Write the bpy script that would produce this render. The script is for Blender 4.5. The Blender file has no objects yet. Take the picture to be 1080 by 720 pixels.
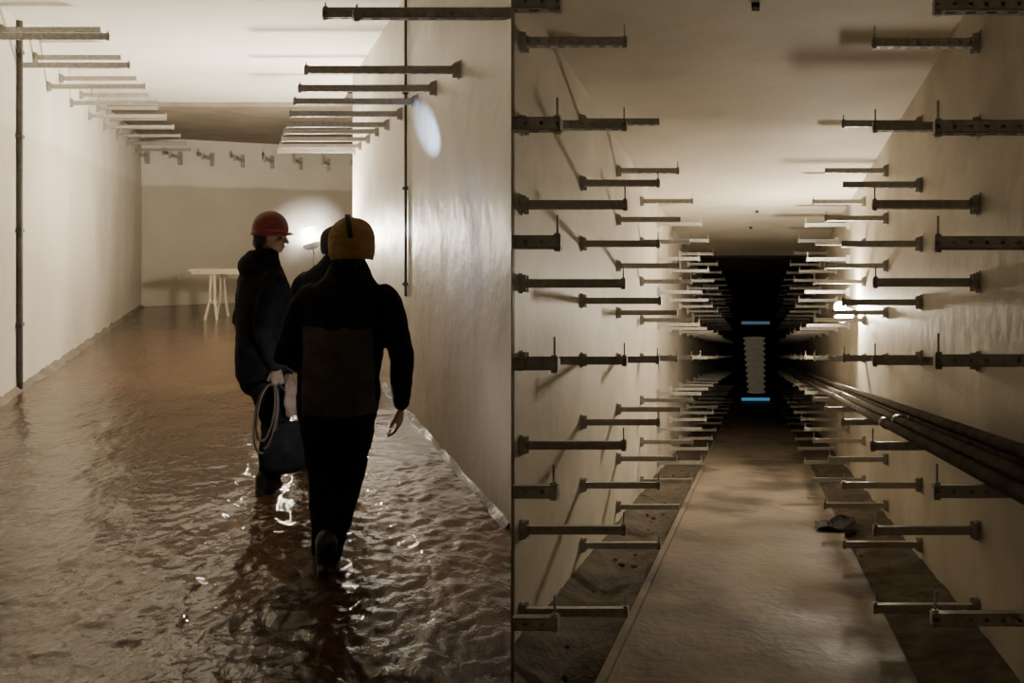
import bpy, math, random
from mathutils import Vector, Matrix, noise
random.seed(4)
F_=800.0
sc=bpy.context.scene
col=sc.collection
# ------------------------------------------------------------ tunnel frames
def L(u,Y,z): return (-0.345*Y+u, Y, z)          # flooded tunnel
def R(u,Y,z): return (0.32125*Y+u, Y, z-0.1625*Y) # descending cable tunnel
# ------------------------------------------------------------ materials
def mat(name,c1,c2=None,scale=3.0,rough=0.6,bump=0.0,bscale=20.0,metal=0.0,stretch=(1,1,1),
        detail=6,contrast=(0.35,0.65),emit=None,estr=0.0,c3=None,s3=0.6,spec=0.5,band=None,bdist=0.02,rough2=None):
    m=bpy.data.materials.new(name); m.use_nodes=True
    nt=m.node_tree; N=nt.nodes; K=nt.links
    b=N['Principled BSDF']
    b.inputs['Roughness'].default_value=rough
    b.inputs['Metallic'].default_value=metal
    b.inputs['Specular IOR Level'].default_value=spec
    tc=N.new('ShaderNodeTexCoord'); mp=N.new('ShaderNodeMapping')
    mp.inputs['Scale'].default_value=stretch
    K.new(tc.outputs['Object'],mp.inputs['Vector'])
    nz=N.new('ShaderNodeTexNoise'); nz.inputs['Scale'].default_value=scale; nz.inputs['Detail'].default_value=detail
    K.new(mp.outputs[0],nz.inputs['Vector'])
    cr=N.new('ShaderNodeValToRGB')
    cr.color_ramp.elements[0].position=contrast[0]; cr.color_ramp.elements[1].position=contrast[1]
    cr.color_ramp.elements[0].color=(*c1,1); cr.color_ramp.elements[1].color=(*(c2 or c1),1)
    K.new(nz.outputs['Fac'],cr.inputs[0])
    out=cr.outputs[0]
    if c3:
        n2=N.new('ShaderNodeTexNoise'); n2.inputs['Scale'].default_value=s3; n2.inputs['Detail'].default_value=8
        K.new(mp.outputs[0],n2.inputs['Vector'])
        r2=N.new('ShaderNodeValToRGB'); r2.color_ramp.elements[0].position=0.48; r2.color_ramp.elements[1].position=0.62
        K.new(n2.outputs['Fac'],r2.inputs[0])
        mx=N.new('ShaderNodeMixRGB'); K.new(r2.outputs[0],mx.inputs[0]); K.new(out,mx.inputs[1]); mx.inputs[2].default_value=(*c3,1)
        out=mx.outputs[0]
    if band:   # (height, width, multiplier colour) darkens the plaster below that height
        sx=N.new('ShaderNodeSeparateXYZ'); K.new(tc.outputs['Object'],sx.inputs[0])
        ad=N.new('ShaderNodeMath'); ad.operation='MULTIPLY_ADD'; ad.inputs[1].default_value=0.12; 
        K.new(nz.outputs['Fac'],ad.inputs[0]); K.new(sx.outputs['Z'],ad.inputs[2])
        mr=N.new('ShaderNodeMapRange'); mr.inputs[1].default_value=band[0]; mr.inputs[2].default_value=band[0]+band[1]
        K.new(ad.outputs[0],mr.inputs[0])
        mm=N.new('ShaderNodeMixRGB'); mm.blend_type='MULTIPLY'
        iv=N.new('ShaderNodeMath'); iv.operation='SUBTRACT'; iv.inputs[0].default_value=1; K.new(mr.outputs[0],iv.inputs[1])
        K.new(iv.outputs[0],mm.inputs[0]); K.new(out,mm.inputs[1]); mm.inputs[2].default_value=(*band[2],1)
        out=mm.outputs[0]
    K.new(out,b.inputs['Base Color'])
    if rough2 is not None:
        mr=N.new('ShaderNodeMapRange'); mr.inputs[1].default_value=0.35; mr.inputs[2].default_value=0.65
        mr.inputs[3].default_value=rough; mr.inputs[4].default_value=rough2
        K.new(nz.outputs['Fac'],mr.inputs[0]); K.new(mr.outputs[0],b.inputs['Roughness'])
    if bump>0:
        nb=N.new('ShaderNodeTexNoise'); nb.inputs['Scale'].default_value=bscale; nb.inputs['Detail'].default_value=5
        K.new(mp.outputs[0],nb.inputs['Vector'])
        bp=N.new('ShaderNodeBump'); bp.inputs['Strength'].default_value=bump; bp.inputs['Distance'].default_value=bdist
        K.new(nb.outputs['Fac'],bp.inputs['Height']); K.new(bp.outputs[0],b.inputs['Normal'])
    if emit:
        b.inputs['Emission Color'].default_value=(*emit,1); b.inputs['Emission Strength'].default_value=estr
    return m
M_sheet=mat('plaster_left',(.71,.67,.58),(.81,.77,.67),1.3,.5,.5,2.2,stretch=(1,1,.6),c3=(.65,.61,.52),s3=.5,band=(1.10,.10,(.86,.84,.81)),bdist=.08)
M_pier=mat('plaster_pier',(.54,.50,.45),(.64,.60,.54),1.1,.45,.45,1.8,c3=(.48,.45,.40),s3=.6,bdist=.08,band=(-1.6,2.6,(.40,.35,.29)))  # band puts the light falloff low on the pier into the colour
M_farw=mat('plaster_far',(.68,.63,.53),(.76,.71,.60),1.1,.6,.2,4,band=(1.10,.08,(.70,.67,.62)))
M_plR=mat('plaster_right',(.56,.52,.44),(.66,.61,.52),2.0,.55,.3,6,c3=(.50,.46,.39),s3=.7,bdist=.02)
M_ceilL=mat('ceiling_paint_left',(.83,.80,.71),(.87,.84,.75),1.5,.7,.2,8,c3=(.78,.75,.66))
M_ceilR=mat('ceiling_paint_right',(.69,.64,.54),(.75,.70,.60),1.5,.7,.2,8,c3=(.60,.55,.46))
M_bare=mat('bare_concrete',(.12,.10,.075),(.20,.17,.13),2.5,.85,.4,20)
M_farceil=mat('farceil_painted_shade',(.22,.185,.135),(.29,.245,.185),2.5,.85,.3,20)  # darker tone: the far ceiling's shade is put into the colour
M_dark=mat('unlit_dark_concrete',(.03,.026,.02),(.05,.042,.033),2.5,.9,.4,20)  # darkness of the unlit tunnel end put into the colour
M_path=mat('path_concrete',(.16,.13,.098),(.30,.25,.195),1.4,.55,.5,14,c3=(.085,.068,.05),s3=1.0,rough2=.85)
M_dirt=mat('dirt',(.07,.057,.042),(.14,.117,.085),7,.95,.7,30)
M_water=mat('muddy_water',(.058,.031,.014),(.090,.050,.025),.9,.04,.8,20,stretch=(1,.75,1),bdist=.012,spec=.32)
M_steel=mat('galvanised_steel',(.46,.45,.42),(.60,.58,.54),30,.45,.05,80,metal=.08)
M_steelw=mat('galvanised_steel_worn',(.34,.32,.29),(.47,.44,.40),30,.5,.05,80,metal=.15)
M_pipe=mat('pipe_paint',(.11,.10,.088),(.19,.17,.15),8,.32,.1,60,metal=.3)
M_black=mat('black_cloth',(.008,.008,.009),(.016,.016,.017),12,.85,.6,38,bdist=.006,spec=.12)
M_navy=mat('navy_cloth',(.008,.0085,.010),(.014,.015,.018),12,.85,.6,34,bdist=.006,spec=.12)
M_panel=mat('grey_cloth_panel',(.060,.054,.047),(.085,.077,.066),14,.85,.6,30,bdist=.006,spec=.15)
M_trous=mat('black_trousers',(.007,.007,.007),(.013,.013,.013),12,.85,.5,30,bdist=.006,spec=.12)
M_boot=mat('rubber_boot',(.012,.012,.012),(.022,.02,.018),9,.35,.2,30)
M_skin=mat('skin',(.28,.155,.10),(.36,.21,.135),18,.5,.15,90)
M_hair=mat('hair',(.012,.009,.007),(.02,.015,.01),40,.6,.6,120)
M_red=mat('helmet_red',(.19,.026,.022),(.25,.038,.032),6,.45)
M_yel=mat('helmet_yellow',(.26,.150,.052),(.38,.225,.080),22,.85,.7,55)
M_cap=mat('knit_cap_dark',(.02,.018,.018),(.03,.027,.025),30,.9,.5,90)
M_strap=mat('strap_black',(.012,.012,.012),(.02,.02,.02),20,.7)
M_eye=mat('eye_white',(.6,.57,.5),(.65,.6,.55),20,.3)
M_iris=mat('iris',(.03,.015,.01),(.04,.02,.012),20,.2)
M_lip=mat('lips',(.33,.12,.09),(.36,.14,.1),30,.5)
M_glove=mat('work_glove',(.18,.14,.11),(.25,.195,.155),24,.85,.4,70)
M_rag=mat('rag_cloth',(.17,.125,.10),(.25,.185,.15),14,.9,.6,50)
M_cable=mat('cable_brown',(.05,.036,.024),(.08,.058,.038),10,.5)
M_wood=mat('table_board',(.55,.47,.34),(.66,.57,.42),6,.6,.2,30,stretch=(1,8,1))
M_rubber=mat('conduit_grey',(.06,.055,.05),(.10,.09,.08),14,.5)
M_blue=mat('blue_lamp',(.1,.3,.4),emit=(.16,.55,1.0),estr=.34)
M_blue2=mat('blue_lamp_dim',(.3,.4,.45),emit=(.35,.65,.9),estr=.15)
M_ductglow=mat('duct_painted_glow',(.62,.56,.44),(.72,.66,.54),6,.6,emit=(1.0,.82,.56),estr=.045)  # faint emission paints the duct as lit; it is no lamp
def lampmat(n,c,s): return mat(n,(.8,.8,.8),emit=c,estr=s)
# ------------------------------------------------------------ mesh helpers
def mkobj(name,V,Fc,mats,parent=None,smooth=False,mi=None):
    me=bpy.data.meshes.new(name); me.from_pydata([tuple(v) for v in V],[],Fc); me.update()
    ob=bpy.data.objects.new(name,me); col.objects.link(ob)
    for m in (mats if isinstance(mats,(list,tuple)) else [mats]): me.materials.append(m)
    if mi: 
        for p,i in zip(me.polygons,mi): p.material_index=i
    if smooth:
        for p in me.polygons: p.use_smooth=True
    if parent: ob.parent=parent
    return ob
BF=[(0,1,3,2),(4,6,7,5),(0,4,5,1),(2,3,7,6),(0,2,6,4),(1,5,7,3)]
def box(V,Fc,x0,x1,y0,y1,z0,z1,fn=None):
    b=len(V)
    for x in (x0,x1):
        for y in (y0,y1):
            for z in (z0,z1):
                V.append(fn(x,y,z) if fn else (x,y,z))
    for f in BF: Fc.append(tuple(b+i for i in f))
def slab(name,plan,z0,z1,m):
    n=len(plan); V=[(x,y,z0(x,y)) for x,y in plan]+[(x,y,z1(x,y)) for x,y in plan]
    Fc=[tuple(range(n))[::-1],tuple(range(n,2*n))]+[(i,(i+1)%n,n+(i+1)%n,n+i) for i in range(n)]
    return mkobj(name,V,Fc,m)
def tube(V,Fc,pts,rads,ref=(1,0,0),n=16,cap=True):
    pts=[Vector(p) for p in pts]; rads=[r if isinstance(r,tuple) else (r,r) for r in rads]
    P=[];Rr=[]
    if cap:
        d=(pts[0]-pts[1]).normalized(); e=min(rads[0])
        for k,s in ((.92,.35),(.62,.75)): P.append(pts[0]+d*e*k*.9); Rr.append((rads[0][0]*s,rads[0][1]*s))
    P+=pts; Rr+=rads
    if cap:
        d=(pts[-1]-pts[-2]).normalized(); e=min(rads[-1])
        for k,s in ((.62,.75),(.92,.35)): P.append(pts[-1]+d*e*k*.9); Rr.append((rads[-1][0]*s,rads[-1][1]*s))
    b=len(V); ref=Vector(ref)
    for i,p in enumerate(P):
        t=(P[min(i+1,len(P)-1)]-P[max(i-1,0)]).normalized()
        a=ref-t*ref.dot(t)
        if a.length<1e-3: a=Vector((0,1,0))-t*t.y
        a.normalize(); c=t.cross(a)
        for k in range(n):
            an=2*math.pi*k/n
            V.append(p+a*math.cos(an)*Rr[i][0]+c*math.sin(an)*Rr[i][1])
    for i in range(len(P)-1):
        for k in range(n):
            Fc.append((b+i*n+k,b+i*n+(k+1)%n,b+(i+1)*n+(k+1)%n,b+(i+1)*n+k))
    Fc.append(tuple(b+k for k in range(n))[::-1]); Fc.append(tuple(b+(len(P)-1)*n+k for k in range(n)))
def ell(V,Fc,c,r,n=20,m=12):
    b=len(V); c=Vector(c)
    V.append(c+Vector((0,0,r[2])))
    for i in range(1,m):
        th=math.pi*i/m
        for k in range(n):
            a=2*math.pi*k/n
            V.append(c+Vector((r[0]*math.sin(th)*math.cos(a),r[1]*math.sin(th)*math.sin(a),r[2]*math.cos(th))))
    V.append(c-Vector((0,0,r[2]))); e=len(V)-1
    for k in range(n): Fc.append((b,b+1+k,b+1+(k+1)%n)); Fc.append((e,b+1+(m-2)*n+(k+1)%n,b+1+(m-2)*n+k))
    for i in range(m-2):
        for k in range(n):
            Fc.append((b+1+i*n+k,b+1+(i+1)*n+k,b+1+(i+1)*n+(k+1)%n,b+1+i*n+(k+1)%n))
def fuse(name,V,Fc,mats,parent,vox=.012,it=5,matfn=None,dispfn=None):
    ob=mkobj('tmp',V,Fc,mats[0])
    r=ob.modifiers.new('r','REMESH'); r.mode='VOXEL'; r.voxel_size=vox; r.use_smooth_shade=True
    s=ob.modifiers.new('s','SMOOTH'); s.factor=.5; s.iterations=it
    dg=bpy.context.evaluated_depsgraph_get(); dg.update()
    me=bpy.data.meshes.new_from_object(ob.evaluated_get(dg))
    bpy.data.objects.remove(ob)
    me.materials.clear()
    for m in mats: me.materials.append(m)
    if dispfn:
        nn=[v.normal.copy() for v in me.vertices]
        for v,n in zip(me.vertices,nn): v.co=v.co+n*dispfn(v.co)
    for p in me.polygons:
        p.use_smooth=True
        p.material_index=matfn(p.center,p.normal) if matfn else 0
    o=bpy.data.objects.new(name,me); col.objects.link(o); o.parent=parent
    return o
def empty(name,loc=(0,0,0),rz=0):
    e=bpy.data.objects.new(name,None); col.objects.link(e); e.location=loc; e.rotation_euler=(0,0,rz); e.empty_display_size=.2
    return e
# ------------------------------------------------------------ room shell
LX=lambda Y,u:-0.345*Y+u
RX=lambda Y,u:0.32125*Y+u
c_=lambda v:(lambda x,y:v)
Yb=-1.2; LW=-2.48; LWR=1.48; RW=-1.378; RWR=1.31
CL=2.25; WL=-1.69; FL=-1.77
rc=lambda x,y:2.14-.1625*y
rf=lambda x,y:-1.65-.1625*y
slab('wall_left',[(LX(Yb,LW),Yb),(LX(17.3,LW),17.3),(LX(17.3,LW)-.2,17.3),(LX(Yb,LW)-.2,Yb)],c_(-1.95),c_(2.5),M_sheet)
A=(LX(17.3,LW),17.3); B=(-1.6,20.9)
slab('wall_far',[A,B,(B[0]-.1,B[1]+.25),(A[0]-.3,A[1]+.2)],c_(-1.95),c_(2.5),M_farw)
C=(LX(10.96,LWR),10.96)
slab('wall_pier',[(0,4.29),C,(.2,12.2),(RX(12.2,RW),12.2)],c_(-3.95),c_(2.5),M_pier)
slab('wall_bend',[(.2,12.2),(.4,12.2),(-1.3,21.0),(-1.6,20.9)],c_(-1.95),c_(2.5),M_farw)
slab('wall_divider',[(-.003,2.6),(.003,2.6),(.004,4.31),(-.004,4.31)],c_(-2.7),c_(2.5),M_pier)
slab('beam_header',[(-.003,Yb),(.003,Yb),(.003,2.6),(-.003,2.6)],c_(1.65),c_(2.5),M_pier)
slab('curb_divider',[(-.04,Yb),(.0,Yb),(.0,2.6),(-.04,2.6)],c_(-2.4),c_(-1.62),M_bare)
slab('wall_back',[(LX(Yb,LW)-.2,Yb),(1.2,Yb),(1.2,Yb-.2),(LX(Yb,LW)-.2,Yb-.2)],c_(-2.5),c_(2.6),M_pier)
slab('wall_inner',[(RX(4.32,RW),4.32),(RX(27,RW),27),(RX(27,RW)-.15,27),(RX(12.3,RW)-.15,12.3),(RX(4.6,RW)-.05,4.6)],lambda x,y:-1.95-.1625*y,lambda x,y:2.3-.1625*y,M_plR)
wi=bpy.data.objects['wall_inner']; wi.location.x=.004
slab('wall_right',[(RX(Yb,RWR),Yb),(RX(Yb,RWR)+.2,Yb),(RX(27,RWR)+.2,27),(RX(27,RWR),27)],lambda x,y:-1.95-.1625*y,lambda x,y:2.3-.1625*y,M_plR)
slab('ceiling',[(LX(Yb,LW),Yb),(0,Yb),(0,4.29),(LX(13.1,LWR)+.1,13.1),(LX(13.1,LW),13.1)],c_(CL),c_(CL+.15),M_ceilL)
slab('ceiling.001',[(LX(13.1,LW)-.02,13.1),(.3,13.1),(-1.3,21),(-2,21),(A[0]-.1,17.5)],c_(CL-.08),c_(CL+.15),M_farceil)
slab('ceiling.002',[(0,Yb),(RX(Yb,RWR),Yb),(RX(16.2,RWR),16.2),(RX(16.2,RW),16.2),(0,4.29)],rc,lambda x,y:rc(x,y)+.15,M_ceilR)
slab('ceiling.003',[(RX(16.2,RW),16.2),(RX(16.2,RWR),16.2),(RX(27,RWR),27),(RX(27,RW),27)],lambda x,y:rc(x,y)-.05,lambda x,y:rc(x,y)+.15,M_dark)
slab('floor',[(LX(Yb,LW),Yb),(0,Yb),(0,4.29),C,(.2,12.2),(-1.5,21),A],c_(FL-.15),c_(FL),M_bare)
slab('floor.001',[(0,Yb),(RX(Yb,RWR),Yb),(RX(27,RWR),27),(RX(27,RW),27),(0,4.29)],lambda x,y:rf(x,y)-.27,lambda x,y:rf(x,y)-.14,M_dirt)
slab('floor_walkway',[(max(0.01,RX(Yb,-.75)),Yb),(RX(Yb,.82),Yb),(RX(27,.82),27),(RX(27,-.75),27),(0.01,2.37)],lambda x,y:rf(x,y)-.14,rf,M_path)
V=[];Fc=[]
def RB(x,y,z): return R(x,y,z)
box(V,Fc,-1.4,-.66,26.9,27.1,-1.9,2.3,RB); box(V,Fc,.62,1.4,26.9,27.1,-1.9,2.3,RB)
box(V,Fc,-.66,.62,26.9,27.1,1.35,2.3,RB)
box(V,Fc,-1.0,1.0,29.9,30.0,-1.9,2.3,RB)
box(V,Fc,-1.0,-.9,27.1,29.9,-1.9,2.3,RB); box(V,Fc,.9,1.0,27.1,29.9,-1.9,2.3,RB)
box(V,Fc,-1.0,1.0,27.1,29.9,2.2,2.3,RB); box(V,Fc,-1.0,1.0,27.0,29.9,-1.9,-1.66,RB)
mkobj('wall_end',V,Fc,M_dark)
def soil(name,u0f,u1f,Y0,Y1,base,amp,m,nu=10,step=.07,seed=0,fn=R):
    V=[];Fc=[];n=int((Y1-Y0)/step)
    for i in range(n+1):
        Y=Y0+i*step
        for k in range(nu+1):
            t=k/nu; u=u0f(Y)*(1-t)+u1f(Y)*t
            h=base(t)+amp*(noise.noise(Vector((u*4+seed,Y*3,seed)))+.5*noise.noise(Vector((u*13,Y*11,seed))))
            V.append(fn(u,Y,h))
    for i in range(n):
        for k in range(nu):
            a=i*(nu+1)+k; Fc.append((a,a+1,a+nu+2,a+nu+1))
    return mkobj(name,V,Fc,m,smooth=True)
soil('trench_soil',lambda Y:max(-1.376,-.32125*Y+.01),lambda Y:-.80,2.4,26.85,lambda t:-1.73+.10*abs(t-.5)**1.2*2,.028,M_dirt)
soil('trench_soil.001',lambda Y:.822,lambda Y:1.308,Yb,26.85,lambda t:-1.70+.10*t,.03,M_dirt,seed=5)
V=[];Fc=[]; box(V,Fc,-.80,-.75,3.0,26.85,-1.78,-1.625,R); mkobj('curb_walkway',V,Fc,M_path)
# ------------------------------------------------------------ water
def water():
    V=[];Fc=[];nu=160
    Ys=[];Y=-1.15
    while Y<20.8: Ys.append(Y); Y+=.2 if Y<2.6 else (.024 if Y<7.5 else .09)
    for Y in Ys:
        u1=min(1.475,.345*Y-.006) if Y<10.96 else min(1.475+(Y-10.96)*2.1,.1+.345*Y)
        if Y>17.3: u0=LW+(Y-17.3)*2.255
        else: u0=LW
        for k in range(nu+1):
            u=u0+(u1-u0)*k/nu; p=L(u,Y,0)
            w_=max(0,noise.noise(Vector((p[0]*.9,p[1]*.7,9)))+.35)
            a=.010*noise.noise(Vector((p[0]*2.2,p[1]*1.7,0)))+.006*noise.noise(Vector((p[0]*5+3,p[1]*4.3,2)))+w_*.005*noise.noise(Vector((p[0]*14,p[1]*9,7)))
            d=math.hypot(p[0]+.85,(p[1]-3.9)*.75)
            g=math.exp(-(d/1.0)**2)
            a+=g*(.013*noise.noise(Vector((p[0]*6,p[1]*6,3)))+.011*noise.noise(Vector((p[0]*16,p[1]*15,3)))+.007*noise.noise(Vector((p[0]*34,p[1]*31,3))))
            d=math.hypot(p[0]+1.55,p[1]-4.7); a+=.010*math.exp(-d*1.0)*noise.noise(Vector((p[0]*17,p[1]*15,5)))
            V.append((p[0],p[1],WL+a*(1.2 if Y<9 else .7)))
    for i in range(len(Ys)-1):
        for k in range(nu):
            b=i*(nu+1)+k; Fc.append((b,b+1,b+nu+2,b+nu+1))
    mkobj('flood_water',V,Fc,M_water,smooth=True)
water()
soil('mud_berm',lambda Y:-2.478,lambda Y:-2.34,2,17.2,lambda t:-1.63-.10*t,.035,M_bare,nu=5,step=.06,fn=L)
soil('mud_berm.001',lambda Y:1.40,lambda Y:1.478,4.32,10.9,lambda t:-1.735+.08*t,.03,mat('sheeting_hem',(.03,.024,.018),(.06,.05,.038),8,.3,.5,30),nu=6,step=.05,seed=3,fn=L)
# ------------------------------------------------------------ cable brackets
def bracket(V,Fc,fn,uw,ut,Y,z,hh=.024,pin=.07,plate=True):
    s=1 if ut>uw else -1
    lo=lambda a,b:(min(a,b),max(a,b))
    def bx(a,b,y0,y1,z0,z1):
        a,b=lo(uw+s*a,uw+s*b); box(V,Fc,a,b,Y+y0,Y+y1,z+z0,z+z1,fn)
    Ln=abs(ut-uw); d=.022
    bx(0,Ln,-d,-d+.003,hh*.28,hh); bx(0,Ln,-d,-d+.003,-hh,-hh*.28)
    k=.0
    while k<Ln-.03: bx(k,k+.045,-d,-d+.003,-hh*.28,hh*.28); k+=.062
    bx(0,Ln,-d,d,hh-.003,hh)
    bx(0,Ln,-d,-d+.014,-hh,-hh+.003); bx(0,Ln,d-.014,d,-hh,-hh+.003)
    k=.02
    while k<Ln-.02: bx(k,k+.04,-d+.014,d-.014,-hh,-hh+.003); k+=.08
    bx(0,Ln,d-.003,d,-hh,hh)
    bx(Ln-.004,Ln,-d,d,-hh,hh)
    if plate:
        bx(0,.006,-.035,.035,-.065,.065); bx(0,.045,-.028,-.024,-.05,.05); bx(0,.045,.024,.028,-.05,.05)
        for zz in (-.05,.05): bx(.006,.020,-.010,.010,zz-.010,zz+.010)
        bx(.016,.032,-.036,-.024,-.009,.009)
    if pin>0:
        bx(Ln-.020,Ln-.012,-.004,.004,hh,hh+pin); bx(Ln-.028,Ln-.004,-.010,.010,hh,hh+.010); bx(Ln-.028,Ln-.004,-.010,.010,-hh-.010,-hh)
rows=[-1.33,-.98,-.64,-.31,.02,.38,.74,1.08]
cols=[]; inv=.002632
while True:
    Y=F_*1.378*inv
    if Y>26.4: break
    cols.append(Y); inv+=.00139
VL=[];FLc=[];VR=[];FR=[]
for ci,Y in enumerate(cols):
    for r in rows:
        z=-r*1.378
        uw=max(-1.378,-.32125*Y+.004)
        j=random.uniform(-.012,.012); ln=random.choice([.63,.63,.63,.60])
        bracket(VL,FLc,R,uw,-1.378+ln+random.uniform(-.01,.01),Y,z+j*.6,pin=random.choice([.07,.07,.0,.05]) if ci>1 else .08,plate=ci>0)
        bracket(VR,FR,R,1.31,1.31-ln+random.uniform(-.01,.01),Y+.02,z+random.uniform(-.01,.01),pin=random.choice([.07,.07,.0,.05]) if ci>1 else .08)
mkobj('cable_bracket_rack',VL,FLc,M_steel); mkobj('cable_bracket_rack',VR,FR,M_steel)
V=[];Fc=[]
for Y in (4.0,5.36,6.05,6.73,7.4,8.1,8.75,9.4,10.1,10.7):
    bracket(V,Fc,L,min(1.48,.345*Y-.004),.38,Y,1.154+random.uniform(-.01,.01),hh=.026,pin=.03,plate=Y>4.3)
bracket(V,Fc,L,.345*3.2-.004,.44,3.25,.93,hh=.016,pin=.03,plate=False)
mkobj('cable_bracket_rack',V,Fc,M_steelw)
V=[];Fc=[]
for i in range(9):
    Y=6.9+i*1.18
    bracket(V,Fc,L,LW,LW+1.2,Y,1.78,hh=.026,pin=.03); bracket(V,Fc,L,LW,LW+1.0,Y+.6,2.0,hh=.026,pin=0)
for t in [i/9 for i in range(9)]:
    x=A[0]+(B[0]-A[0])*t*.8+.15; y=A[1]+(B[1]-A[1])*t*.8-.02
    box(V,Fc,x-.025,x+.025,y-.55,y,1.70,1.75); box(V,Fc,x-.025,x+.025,y-.57,y-.55,1.66,1.82); box(V,Fc,x-.04,x+.04,y-.03,y+.02,1.56,1.86)
mkobj('cable_bracket_rack',V,Fc,M_steelw)
# ------------------------------------------------------------ conduits and pipes
def cyl_line(V,Fc,p,q,r,n=14): tube(V,Fc,[p,q],[r,r],n=n,cap=False,ref=(0,0,1) if abs(Vector(q)[2]-Vector(p)[2])<.9*(Vector(q)-Vector(p)).length else (1,0,0))
V=[];Fc=[];cyl_line(V,Fc,L(LW+.03,8.07,-1.75),L(LW+.03,8.07,2.25),.028)
for z in (-1,0,1,1.9): box(V,Fc,LW,LW+.065,8.02,8.12,z,z+.04,L)
mkobj('wall_conduit',V,Fc,M_rubber,smooth=False)
V=[];Fc=[];cyl_line(V,Fc,L(1.46,7.13,-.6),L(1.46,7.13,2.25),.014)
for z in (-.5,.4,1.3,2.0): box(V,Fc,1.43,1.48,7.10,7.16,z,z+.03,L)
mkobj('wall_conduit',V,Fc,M_rubber)
V=[];Fc=[]
zr=-.38*1.378+.026
for u,r in ((1.22,.035),(1.12,.05),(1.0,.04),(.90,.03)):
    cyl_line(V,Fc,R(u,1.0,zr+r),R(u,26.5,zr+r),r)
    for Yc in (5.2,8.7,12.5,17): cyl_line(V,Fc,R(u,Yc,zr+r),R(u,Yc+.12,zr+r),r+.008)
cyl_line(V,Fc,R(1.07,1.0,zr+.115),R(1.07,26.5,zr+.115),.03)
mkobj('pipe_bundle',V,Fc,M_pipe,smooth=True)
V=[];Fc=[]
for Y,u in ((4.62,0),(11.2,.02),(12.6,-.08)): box(V,Fc,u-.025,u+.025,Y-.025,Y+.025,2.11,2.145,R)
mkobj('ceiling_hole_block',V,Fc,M_dark)  # dark blocks stand in for small holes in the ceiling
V=[];Fc=[]
for i in range(70):
    Y=random.uniform(3.6,14); u=random.choice([random.uniform(-1.3,-.87),random.uniform(.86,1.27)])
    s=random.uniform(.008,.026)
    z=-1.70 if u<0 else -1.67
    ell(V,Fc,R(u,Y,z),(s*random.uniform(.7,1.5),s*random.uniform(.7,1.4),s*.7),6,4)
mkobj('rubble',V,Fc,M_dirt)
V=[];Fc=[]
for i in range(9):
    for k in range(5):
        V.append(R(.58+i*.045,7.1+k*.09+.02*math.sin(i),-1.64+.05*math.sin(i*.9)*math.sin(k*.9+.4)+.05*(i/8)**2+.012))
for i in range(8):
    for k in range(4): a=i*5+k; Fc.append((a,a+1,a+6,a+5))
o=mkobj('scrap_sheet',V,Fc,M_strap); sm=o.modifiers.new('s','SOLIDIFY'); sm.thickness=.01
# ------------------------------------------------------------ concertina duct and lamps
V=[];Fc=[]
n=28;pr=[]
for i in range(61):
    z=-1.35+i*.0335; r=.38+.05*math.cos(i*math.pi/3)-.08*(1-i/60)
    pr.append((z,r))
b=len(V)
for z,r in pr:
    for k in range(n):
        a=2*math.pi*k/n; p=R(-.02-.04*(z+.3)+r*math.cos(a),28.2+r*.8*math.sin(a),z); V.append((p[0],p[1],R(0,28.2,z)[2]))
for i in range(len(pr)-1):
    for k in range(n): Fc.append((b+i*n+k,b+i*n+(k+1)%n,b+(i+1)*n+(k+1)%n,b+(i+1)*n+k))
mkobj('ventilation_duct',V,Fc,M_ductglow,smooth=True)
for z0,mb in ((1.12,M_blue2),(-1.60,M_blue)):
    e=empty('strip_lamp'); V=[];Fc=[]; box(V,Fc,-.5,.5,27.0,27.05,z0,z0+.10,R); mkobj('diffuser',V,Fc,mb,parent=e)
    V=[];Fc=[]; box(V,Fc,-.55,.55,27.05,27.12,z0-.03,z0+.14,R); mkobj('housing',V,Fc,M_rubber,parent=e)
# ------------------------------------------------------------ lamps
def bulb(name,p,r,colr,power,rod=None,refl=None,lift=.0,disc=0,rr=.15):
    e=empty(name); p=Vector(p)
    V=[];Fc=[]; ell(V,Fc,p,(r,r,r),14,9)
    mkobj('bulb',V,Fc,lampmat(name+'_glow',colr,power/(math.pi*4*math.pi*r*r)),parent=e,smooth=True)
    V=[];Fc=[]
    if rod: 
        for a,b_ in rod: tube(V,Fc,[a,b_],[.012,.012],n=8)
    if refl:
        d=Vector(refl).normalized(); q=d.to_track_quat('Z','Y'); c=p-d*lift
        tube(V,Fc,[p-d*r*.8,c+d*.0],[.018,.018],n=8)
        V2=[];F2=[]; n=24
        for i in range(9):
            th=math.pi/2*(1-i/8)
            for k in range(n):
                a=2*math.pi*k/n
                V2.append(c+q@Vector((rr*math.sin(th)*math.cos(a),rr*math.sin(th)*math.sin(a),-rr*math.cos(th)*.6)))
        for i in range(8):
            for k in range(n): F2.append((i*n+k,i*n+(k+1)%n,(i+1)*n+(k+1)%n,(i+1)*n+k))
        o=mkobj('flood_housing',V2,F2,M_rubber,parent=e,smooth=True); s=o.modifiers.new('s','SOLIDIFY'); s.thickness=.006
        V2=[c+q@Vector((rr*.8*math.cos(2*math.pi*k/n),rr*.8*math.sin(2*math.pi*k/n),-.02)) for k in range(n)]
        mkobj('flood_lens',V2,[tuple(range(n))],lampmat(name+'_lens',colr,disc/(math.pi*(rr*.8)**2)),parent=e)
    if V: mkobj('fittings',V,Fc,M_rubber,parent=e,smooth=True)
    return e
lp=Vector((-2.84,10.6,-.02)); fd=Vector((-.30,.12,.94)).normalized(); fc=lp-fd*.15; lq=fc-fd*.12
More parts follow.
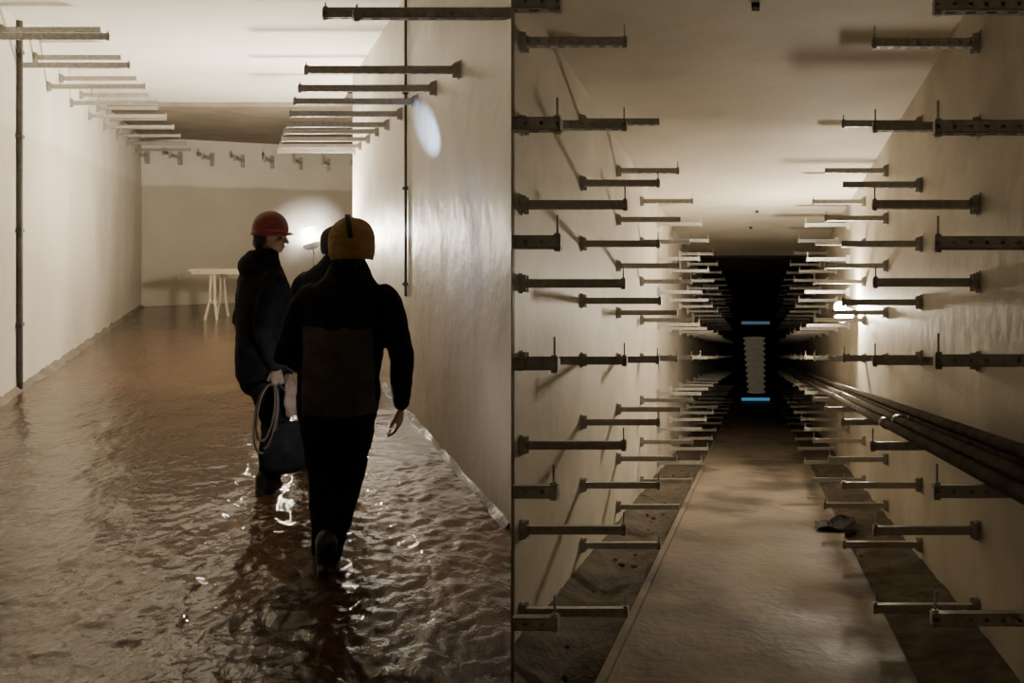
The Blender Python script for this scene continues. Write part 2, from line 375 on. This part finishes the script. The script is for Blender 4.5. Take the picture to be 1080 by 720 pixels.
bulb('tripod_work_lamp',lp,.085,(1,.89,.72),430,refl=fd,lift=.15,disc=125,rr=.12,rod=[(fc-fd*.06,lq),(lq,(lq.x,lq.y,-1.3)),
   ((lq.x,lq.y,-1.1),(lq.x+.35,lq.y+.2,-1.77)),((lq.x,lq.y,-1.1),(lq.x-.35,lq.y+.2,-1.77)),((lq.x,lq.y,-1.1),(lq.x,lq.y-.35,-1.77))])
# added scattering ball that imitates glare round the work lamp
V=[];Fc=[]; ell(V,Fc,(0,0,0),(.6,.6,.6),28,18)
mv=bpy.data.materials.new('lamp_glare_scatter'); mv.use_nodes=True; nt=mv.node_tree; nt.nodes.remove(nt.nodes['Principled BSDF'])
vs=nt.nodes.new('ShaderNodeVolumeScatter'); nt.links.new(vs.outputs[0],nt.nodes['Material Output'].inputs['Volume'])
tcn=nt.nodes.new('ShaderNodeTexCoord'); ln_=nt.nodes.new('ShaderNodeVectorMath'); ln_.operation='LENGTH'; nt.links.new(tcn.outputs['Object'],ln_.inputs[0])
mrn=nt.nodes.new('ShaderNodeMapRange'); mrn.inputs[1].default_value=.05; mrn.inputs[2].default_value=.6; mrn.inputs[3].default_value=.14; mrn.inputs[4].default_value=0
nt.links.new(ln_.outputs['Value'],mrn.inputs[0]); nt.links.new(mrn.outputs[0],vs.inputs['Density'])
o=mkobj('lamp_glare_haze',V,Fc,mv,smooth=True); o.location=lp
p3=Vector(R(1.08,9.7,.62)); fd=Vector((-.55,-.5,.67)).normalized(); fc=p3-fd*.16
bulb('wall_lamp',p3,.07,(1,.86,.66),190,refl=fd,lift=.16,disc=32,rr=.12,rod=[(fc-fd*.06,Vector(R(1.31,9.75,.45)))])
def spot(name,p,t,e,ang,colr,bl=.3,r=.01):
    l=bpy.data.lights.new(name,'SPOT'); l.energy=e; l.spot_size=math.radians(ang); l.spot_blend=bl; l.color=colr; l.shadow_soft_size=r
    o=bpy.data.objects.new(name,l); col.objects.link(o); o.location=p
    o.rotation_euler=(Vector(t)-Vector(p)).to_track_quat('-Z','Y').to_euler(); return o
hp=(-.80,4.12,.03)
spot('torch_beam',hp,L(1.48,6.3,.84),2600,10.5,(.50,.70,1.0),1.0)
spot('torch_beam',hp,L(1.48,6.85,.03),1500,5,(.50,.70,1.0),1.0)
spot('torch_beam',hp,L(1.48,5.4,-.1),22,75,(.60,.60,1.0),1.0)
# ------------------------------------------------------------ trestle table
e=empty('trestle_table',(-5.55,15.0,-1.77)); V=[];Fc=[]
H=1.06
box(V,Fc,-.7,.95,-.35,.35,H-.04,H); box(V,Fc,-.66,.9,-.31,-.28,H-.1,H-.04); box(V,Fc,-.66,.9,.28,.31,H-.1,H-.04)
mkobj('tabletop',V,Fc,M_wood,parent=e)
V=[];Fc=[]
for x in (-.30,.7):
    for s in (-1,1):
        tube(V,Fc,[(x-.12,s*.30,0),(x-.02,s*.27,.45),(x,s*.24,H-.04)],[.028]*3,n=8)
        tube(V,Fc,[(x+.14,s*.30,0),(x+.08,s*.27,.45),(x+.06,s*.24,H-.04)],[.028]*3,n=8)
    tube(V,Fc,[(x-.03,-.28,.48),(x-.03,.28,.48)],[.018,.018],n=8)
    tube(V,Fc,[(x-.05,-.27,.42),(x+.12,-.27,.42)],[.018,.018],n=8)
mkobj('legs',V,Fc,M_wood,parent=e)
V=[];Fc=[]; tx=-7.75; ty=A[1]+(tx-A[0])*(B[1]-A[1])/(B[0]-A[0])
box(V,Fc,tx-.06,tx+.06,ty-.06,ty+.05,-1.12,-.96); box(V,Fc,tx-.03,tx+.03,ty-.075,ty-.06,-1.08,-1.0); mkobj('wall_socket',V,Fc,M_wood)
# ------------------------------------------------------------ people
def build_hand(name,parent,wrist,d,palm_n,side,m,curl=.5,grip=False):
    d=Vector(d).normalized(); pn=Vector(palm_n); pn=(pn-d*pn.dot(d)).normalized(); x=d.cross(pn)*side
    w=Vector(wrist)
    T=lambda a,b,c:w+x*a+pn*b+d*c
    V=[];Fc=[]
    tube(V,Fc,[T(0,0,-.03),T(0,0,.0),T(.002,0,.03),T(.002,.002,.06),T(0,.003,.088)],[(.027,.02),(.028,.019),(.036,.017),(.042,.0165),(.041,.013)],ref=x,n=16)
    for i,(a,ln,r) in enumerate(((.031,.072,.0092),(.010,.080,.0095),(-.011,.074,.009),(-.031,.058,.008))):
        p=Vector((a,.003,.075)); ang=.12+curl*.25; pts=[T(*p)]
        p=Vector((a*1.03,.003,.090)); pts.append(T(*p))
        for f,sg in enumerate((.45,.32,.25)):
            ang+=curl*(.75 if f else .45)+i*.03
            p=p+Vector((a*.10*ln/ .07*.3,math.sin(ang)*ln*sg,math.cos(ang)*ln*sg)); pts.append(T(*p))
        tube(V,Fc,pts,[r*1.05,r*1.05,r,r*.92,r*.8],ref=x,n=10)
    tube(V,Fc,[T(.022,.004,.018),T(.042,.012,.040),T(.052,.024,.064),T(.050,.034,.086)],[.014,.012,.0105,.0085],ref=x,n=10)
    return fuse(name,V,Fc,[m],parent,vox=.0038,it=2)
def build_head(parent,c,yaw=0.0,pitch=0.0):
    h=empty('head',c,yaw); h.rotation_euler=(pitch,0,yaw); h.parent=parent
    V=[];Fc=[]
    ell(V,Fc,(0,-.012,.035),(.078,.097,.088)); ell(V,Fc,(0,.020,-.045),(.060,.068,.070)); ell(V,Fc,(0,.062,-.085),(.026,.022,.020))
    ell(V,Fc,(0,.074,.012),(.052,.018,.014))
    tube(V,Fc,[(0,.084,.008),(0,.100,-.018),(0,.110,-.034)],[.009,.012,.013],n=10); ell(V,Fc,(-.012,.094,-.036),(.009,.010,.008)); ell(V,Fc,(.012,.094,-.036),(.009,.010,.008))
    for s in (-1,1):
        ell(V,Fc,(s*.044,.062,-.022),(.024,.022,.020)); ell(V,Fc,(s*.078,-.008,-.008),(.010,.020,.032)); 
    ell(V,Fc,(0,.084,-.060),(.024,.012,.006)); ell(V,Fc,(0,.082,-.070),(.022,.012,.007))
    tube(V,Fc,[(0,-.03,-.17),(0,-.025,-.10),(0,-.015,-.04)],[(.062,.064),(.060,.062),(.060,.065)])
    def mf(p,n): 
        return 1 if (abs(p.x)<.023 and p.y>.088 and -.078<p.z<-.054) else 0
    fuse('face',V,Fc,[M_skin,M_lip],h,vox=.0055,it=3,matfn=mf)
    for s in (-1,1):
        V=[];Fc=[]; ell(V,Fc,(s*.031,.074,-.004),(.0125,.0115,.0105),14,10); mkobj('eye',V,Fc,M_eye,parent=h,smooth=True)
        V=[];Fc=[]; ell(V,Fc,(s*.031,.0835,-.004),(.0055,.003,.0055),12,8); mkobj('iris',V,Fc,M_iris,parent=h,smooth=True)
    V=[];Fc=[]; ell(V,Fc,(0,-.034,.030),(.084,.088,.090)); ell(V,Fc,(0,-.058,-.040),(.070,.056,.066))
    fuse('hair',V,Fc,[M_hair],h,vox=.008,it=2,dispfn=lambda p:.004*noise.noise(p*70))
    return h
def hard_hat(h,m,lamp=True,knit=False,strap=False,brim=1.0):
    V=[];Fc=[]; n=36; mm=12; ax,ay,az=(.112,.130,.115) if knit else (.104,.120,.132)
    for i in range(mm+1):
        th=(math.pi/2)*i/mm
        for k in range(n):
            a=2*math.pi*k/n
            rr=math.sin(th)
            x=ax*rr*math.cos(a); y=ay*rr*math.sin(a)-.008; z=.030+az*math.cos(th)**(.9)
            if abs(x)<.022 and not knit: z+=.006
            V.append((x,y,z))
    for i in range(mm):
        for k in range(n): Fc.append((i*n+k,(i+1)*n+k,(i+1)*n+(k+1)%n,i*n+(k+1)%n))
    if not knit:
        b=len(V)
        for ro,zz in ((1.0,.032),(1.01,.012),(1.03,.000)):
            for k in range(n):
                a=2*math.pi*k/n; fr=max(0,math.sin(a))**3
                e_=(ro-1)*(1+9*fr)
                V.append((ax*(1+e_*.9)*math.cos(a),ay*(1+e_)*math.sin(a)-.008,zz+.022*fr*(1 if ro>1 else 0)))
        for i in range(2):
            for k in range(n): Fc.append((b+i*n+k,b+(i+1)*n+k,b+(i+1)*n+(k+1)%n,b+i*n+(k+1)%n))
    else:
        b=len(V)
        for ro,zz in ((1.0,.035),(1.0,.0),(.97,-.035),(.88,-.065)):
            for k in range(n):
                a=2*math.pi*k/n; up=.065*max(0,math.sin(a))
                V.append((ax*ro*math.cos(a),ay*ro*math.sin(a)-.008,zz+(up if zz<.03 else 0)))
        for i in range(3):
            for k in range(n): Fc.append((b+i*n+k,b+(i+1)*n+k,b+(i+1)*n+(k+1)%n,b+i*n+(k+1)%n))
    if knit: V=[Vector(v)*(1+.035*noise.noise(Vector(v)*26)) for v in V]
    o=mkobj('helmet',V,Fc,m,parent=h,smooth=True); s=o.modifiers.new('s','SOLIDIFY'); s.thickness=.004
    if strap:
        V=[];Fc=[]
        for i in range(25):
            a=math.pi*i/24
            for dx in (-.012,.012):
                V.append((dx-.02*math.sin(a),math.cos(a)*.135-.008,.030+.121*math.sin(a)))
        for i in range(24): Fc.append((2*i,2*i+1,2*i+3,2*i+2))
        o=mkobj('headlamp_strap',V,Fc,M_strap,parent=h); s=o.modifiers.new('s','SOLIDIFY'); s.thickness=.005
    if lamp:
        V=[];Fc=[]; tube(V,Fc,[(0,.118,.075),(0,.150,.070)],[.020,.022],n=14); mkobj('headlamp',V,Fc,M_strap,parent=h,smooth=True)
def folds(p):
    return .006*noise.noise(Vector((p.x*9,p.y*9,p.z*16)))+.004*noise.noise(Vector((p.x*22+5,p.y*22,p.z*30)))
def build_body(parent,J,mats,matfn,hood=False,fat=1.0):
    V=[];Fc=[]
    tube(V,Fc,J['torso'],J['torso_r'],n=24)
    for s in ('l','r'):
        S,E,W=[Vector(v) for v in J['arm_'+s]]
        tc=Vector(J['torso'][-3])
        o_=(S-tc); o_.z=0; o_.normalize()
        a0=tc+(S-tc)*.35; a1=S-o_*.035+Vector((0,0,.004)); a2=S+o_*.008-Vector((0,0,.05))
        tube(V,Fc,[a0,a1,a2,S.lerp(E,.45),S.lerp(E,.8),E,E.lerp(W,.3),E.lerp(W,.75),W],[x*fat for x in (.070,.070,.076,.068,.062,.059,.057,.049,.046)],n=16)
        ell(V,Fc,S-o_*.02-Vector((0,0,.02)),(.082*fat,.080*fat,.078*fat))
        H,Kn,An=[Vector(v) for v in J['leg_'+s]]
        tube(V,Fc,[H+Vector((0,0,.03)),H.lerp(Kn,.25),H.lerp(Kn,.6),Kn,Kn.lerp(An,.3),Kn.lerp(An,.7),An],[x*(1+(fat-1)*.9) for x in (.105,.103,.088,.076,.072,.062,.058)],n=16)
    if hood: 
        t=Vector(J['torso'][-2]); ell(V,Fc,t+Vector((0,-.085,-.01)),(.125,.085,.085)); ell(V,Fc,t+Vector((0,-.035,.045)),(.10,.095,.055))
    else:
        t=Vector(J['torso'][-2]); ell(V,Fc,t+Vector((0,-.02,.02)),(.092,.085,.060))
    o=fuse('jacket_and_trousers',V,Fc,mats,parent,vox=.013,it=8,matfn=matfn,dispfn=folds)
    for s in ('l','r'):
        An=Vector(J['leg_'+s][2]); f=Vector(J['foot_'+s])
        V=[];Fc=[]
        tube(V,Fc,[An+Vector((0,0,.10)),An+Vector((0,-.005,.0)),An+Vector((0,0,-.035))],[.062,.058,.052],n=14)
        hd=Vector((f.x,f.y,f.z)); 
        tube(V,Fc,[An+Vector((0,0,-.045))-hd*.05,An+Vector((0,0,-.045))+hd*.06,An+Vector((0,0,-.055))+hd*.13,An+Vector((0,0,-.062))+hd*.19],[(.042,.040),(.046,.040),(.050,.030),(.040,.022)],ref=(1,0,0),n=14)
        fuse('boot_'+s,V,Fc,[M_boot],parent,vox=.009,it=3)
G=-1.77
pA=empty('walking_man_yellow_helmet',(-.885,3.86,G),math.radians(-4))
J=dict(torso=[(-.005,0,.84),(.0,0,.93),(.01,-.0,1.08),(.03,.0,1.28),(.045,.0,1.44),(.055,.005,1.55),(.06,.01,1.62)],
 torso_r=[(.205,.140),(.215,.150),(.208,.150),(.222,.155),(.205,.130),(.125,.100),(.085,.085)],
 arm_r=[(.250,0,1.445),(.335,-.03,1.145),(.312,.05,.90)],arm_l=[(-.160,.0,1.44),(-.255,-.05,1.15),(-.16,.20,1.02)],
 leg_r=[(.085,0,.86),(.035,.07,.50),(-.035,-.06,.13)],leg_l=[(-.09,0,.86),(-.085,.04,.49),(-.085,.04,.09)],
 foot_r=(0,1,-.1),foot_l=(-.05,1,0))
def mfA(p,n):
    if p.z<.835 and abs(p.x)<.25 : return 2
    if p.y<-.01 and -.175<p.x-.02<.185 and .86<p.z<1.30 : return 1
    return 0
build_body(pA,J,[M_black,M_panel,M_trous],mfA,fat=1.08)
hA=build_head(pA,(.065,.02,1.695),math.radians(14),math.radians(-6)); hard_hat(hA,M_yel,knit=True,strap=True,lamp=True); hA.scale=(1.06,1.06,1.06)
build_hand('hand_r',pA,(.310,.062,.865),(-.12,.18,-1),(-1,.1,0),-1,M_skin,.45)
build_hand('hand_l',pA,(-.148,.225,1.005),(.4,.9,-.35),(0,-.3,-1),-1,M_skin,.95)
lan=empty('added_glint_lantern',(-.10,.33,0)); lan.parent=pA  # added lantern, hidden behind the man, for glints on the water
V=[];Fc=[]
tube(V,Fc,[(0,0,.62),(0,0,.66)],[.05,.05],n=16); tube(V,Fc,[(0,0,.80),(0,0,.84)],[.05,.035],n=16)
for a in range(4):
    x,y=.045*math.cos(a*math.pi/2+.7),.045*math.sin(a*math.pi/2+.7); tube(V,Fc,[(x,y,.66),(x,y,.80)],[.004,.004],n=6)
tube(V,Fc,[(-.045,0,.82),(-.04,0,.92),(0,0,.955),(.04,0,.92),(.045,0,.82)],[.004]*5,ref=(0,1,0),n=6)
mkobj('frame',V,Fc,M_strap,parent=lan,smooth=True)
V=[];Fc=[]; tube(V,Fc,[(0,0,.69),(0,0,.77)],[.026,.026],n=14)
mkobj('added_lantern_tube',V,Fc,lampmat('added_lantern_glow',(.98,.93,.88),17/(math.pi*.013)),parent=lan,smooth=True)
pB=empty('man_in_red_helmet',(-1.64,5.02,G),math.radians(-52))
J=dict(torso=[(0,0,.82),(0,0,.94),(0,0,1.10),(0,.0,1.30),(0,-.01,1.46),(0,-.0,1.56),(0,.02,1.62)],
 torso_r=[(.225,.175),(.23,.18),(.22,.175),(.235,.18),(.215,.150),(.12,.105),(.082,.082)],
 arm_r=[(.205,-.01,1.46),(.275,-.11,1.17),(.255,-.02,.93)],arm_l=[(-.205,-.01,1.46),(-.26,-.06,1.17),(-.23,.10,.95)],
 leg_r=[(.09,0,.88),(.10,.05,.49),(.10,-.03,.09)],leg_l=[(-.09,0,.88),(-.10,.10,.49),(-.10,.09,.09)],
 foot_r=(.1,1,0),foot_l=(-.1,1,0))
mfB=lambda p,n:1 if (p.z<.82 and abs(p.x)<.3) else 0
build_body(pB,J,[M_navy,M_trous],mfB,hood=True,fat=1.12)
hB=build_head(pB,(0,.045,1.745),math.radians(-22),math.radians(-4)); hard_hat(hB,M_red,lamp=False)
build_hand('hand_r',pB,(.255,-.015,.905),(0,.12,-1),(-1,.2,0),-1,M_glove,1.0)
build_hand('hand_l',pB,(-.227,.115,.92),(.05,.35,-1),(1,.2,0),1,M_glove,.6)
cu=bpy.data.curves.new('cable_coil','CURVE'); cu.dimensions='3D'; cu.bevel_depth=.006; cu.bevel_resolution=2
sp=cu.splines.new('POLY'); npt=200; sp.points.add(npt)
for i in range(npt+1):
    a=i/npt*2*math.pi*4.5; t=i/npt
    w=.060+.015*math.sin(a*.37); hgt=.19+.025*math.sin(a*.29+1)
    y_=-.03-.055*(1-math.cos(a))*.5
    sp.points[i].co=(.262+.015*math.sin(a*.5)+t*.03,y_+w*math.sin(a)-.03,.82-hgt+hgt*math.cos(a),1)
o=bpy.data.objects.new('cable_coil',cu); col.objects.link(o); cu.materials.append(M_cable); o.parent=pB
bag=empty('tool_bag',(0,0,0)); bag.parent=pB
hx,hy=.245,.07; V=[];Fc=[]
tube(V,Fc,[(hx,hy-.13,.40),(hx,hy-.05,.39),(hx,hy+.05,.39),(hx,hy+.13,.40)],[(.070,.14),(.080,.17),(.080,.17),(.070,.14)],ref=(1,0,0),n=20)
fuse('body',V,Fc,[M_black],bag,vox=.012,it=3)
V=[];Fc=[]
for s in (-.03,.03): tube(V,Fc,[(hx+s,hy-.09,.52),(hx+s*.6,hy-.08,.70),(.258,-.005,.815),(hx+s*.6,hy+.02,.70),(hx+s,hy+.09,.52)],[.009]*5,n=8)
mkobj('handles',V,Fc,M_strap,parent=bag,smooth=True)
V=[];Fc=[]
tube(V,Fc,[(.235,.075,.84),(.262,.085,.77),(.268,.08,.68),(.258,.085,.61)],[(.030,.03),(.036,.05),(.034,.058),(.024,.04)],n=14)
rg=fuse('work_rag',V,Fc,[M_rag],pB,vox=.008,it=2,dispfn=lambda p:.010*noise.noise(Vector((p.x*40,p.y*40,p.z*18))))
pC=empty('man_in_dark_cap',(-1.38,5.62,G),math.radians(-15))
J=dict(torso=[(0,0,.82),(0,0,.92),(0,0,1.08),(0,.0,1.26),(0.02,0,1.41),(.05,.0,1.51),(.06,.02,1.57)],
 torso_r=[(.20,.15),(.21,.16),(.20,.155),(.22,.16),(.21,.14),(.12,.105),(.078,.078)],
 arm_r=[(.22,-.01,1.41),(.25,-.04,1.13),(.20,.12,.92)],arm_l=[(-.18,-.01,1.41),(-.25,-.05,1.13),(-.22,.11,.92)],
 leg_r=[(.09,0,.86),(.10,.09,.48),(.10,.03,.09)],leg_l=[(-.09,0,.86),(-.14,.02,.48),(-.17,-.05,.09)],
 foot_r=(.1,1,0),foot_l=(-.1,1,0))
build_body(pC,J,[M_navy,M_trous],mfB,fat=1.08)
hC=build_head(pC,(0.065,.04,1.675),math.radians(10)); hard_hat(hC,M_cap,knit=True,lamp=True)
build_hand('hand_r',pC,(.198,.135,.885),(-.05,.3,-1),(-1,.2,0),-1,M_skin,.5)
build_hand('hand_l',pC,(-.217,.125,.885),(.05,.3,-1),(1,.2,0),1,M_skin,.5)
# ------------------------------------------------------------ world, camera
w=bpy.data.worlds.new('w'); sc.world=w; w.use_nodes=True
w.node_tree.nodes['Background'].inputs[0].default_value=(.02,.016,.01,1); w.node_tree.nodes['Background'].inputs[1].default_value=.3
cam=bpy.data.cameras.new('camera'); co=bpy.data.objects.new('camera',cam); col.objects.link(co)
cam.sensor_width=36; cam.lens=36*F_/1080; cam.shift_y=-115/1080; cam.clip_start=.05
co.location=(0,0,0); co.rotation_euler=(math.pi/2,0,0)
sc.camera=co
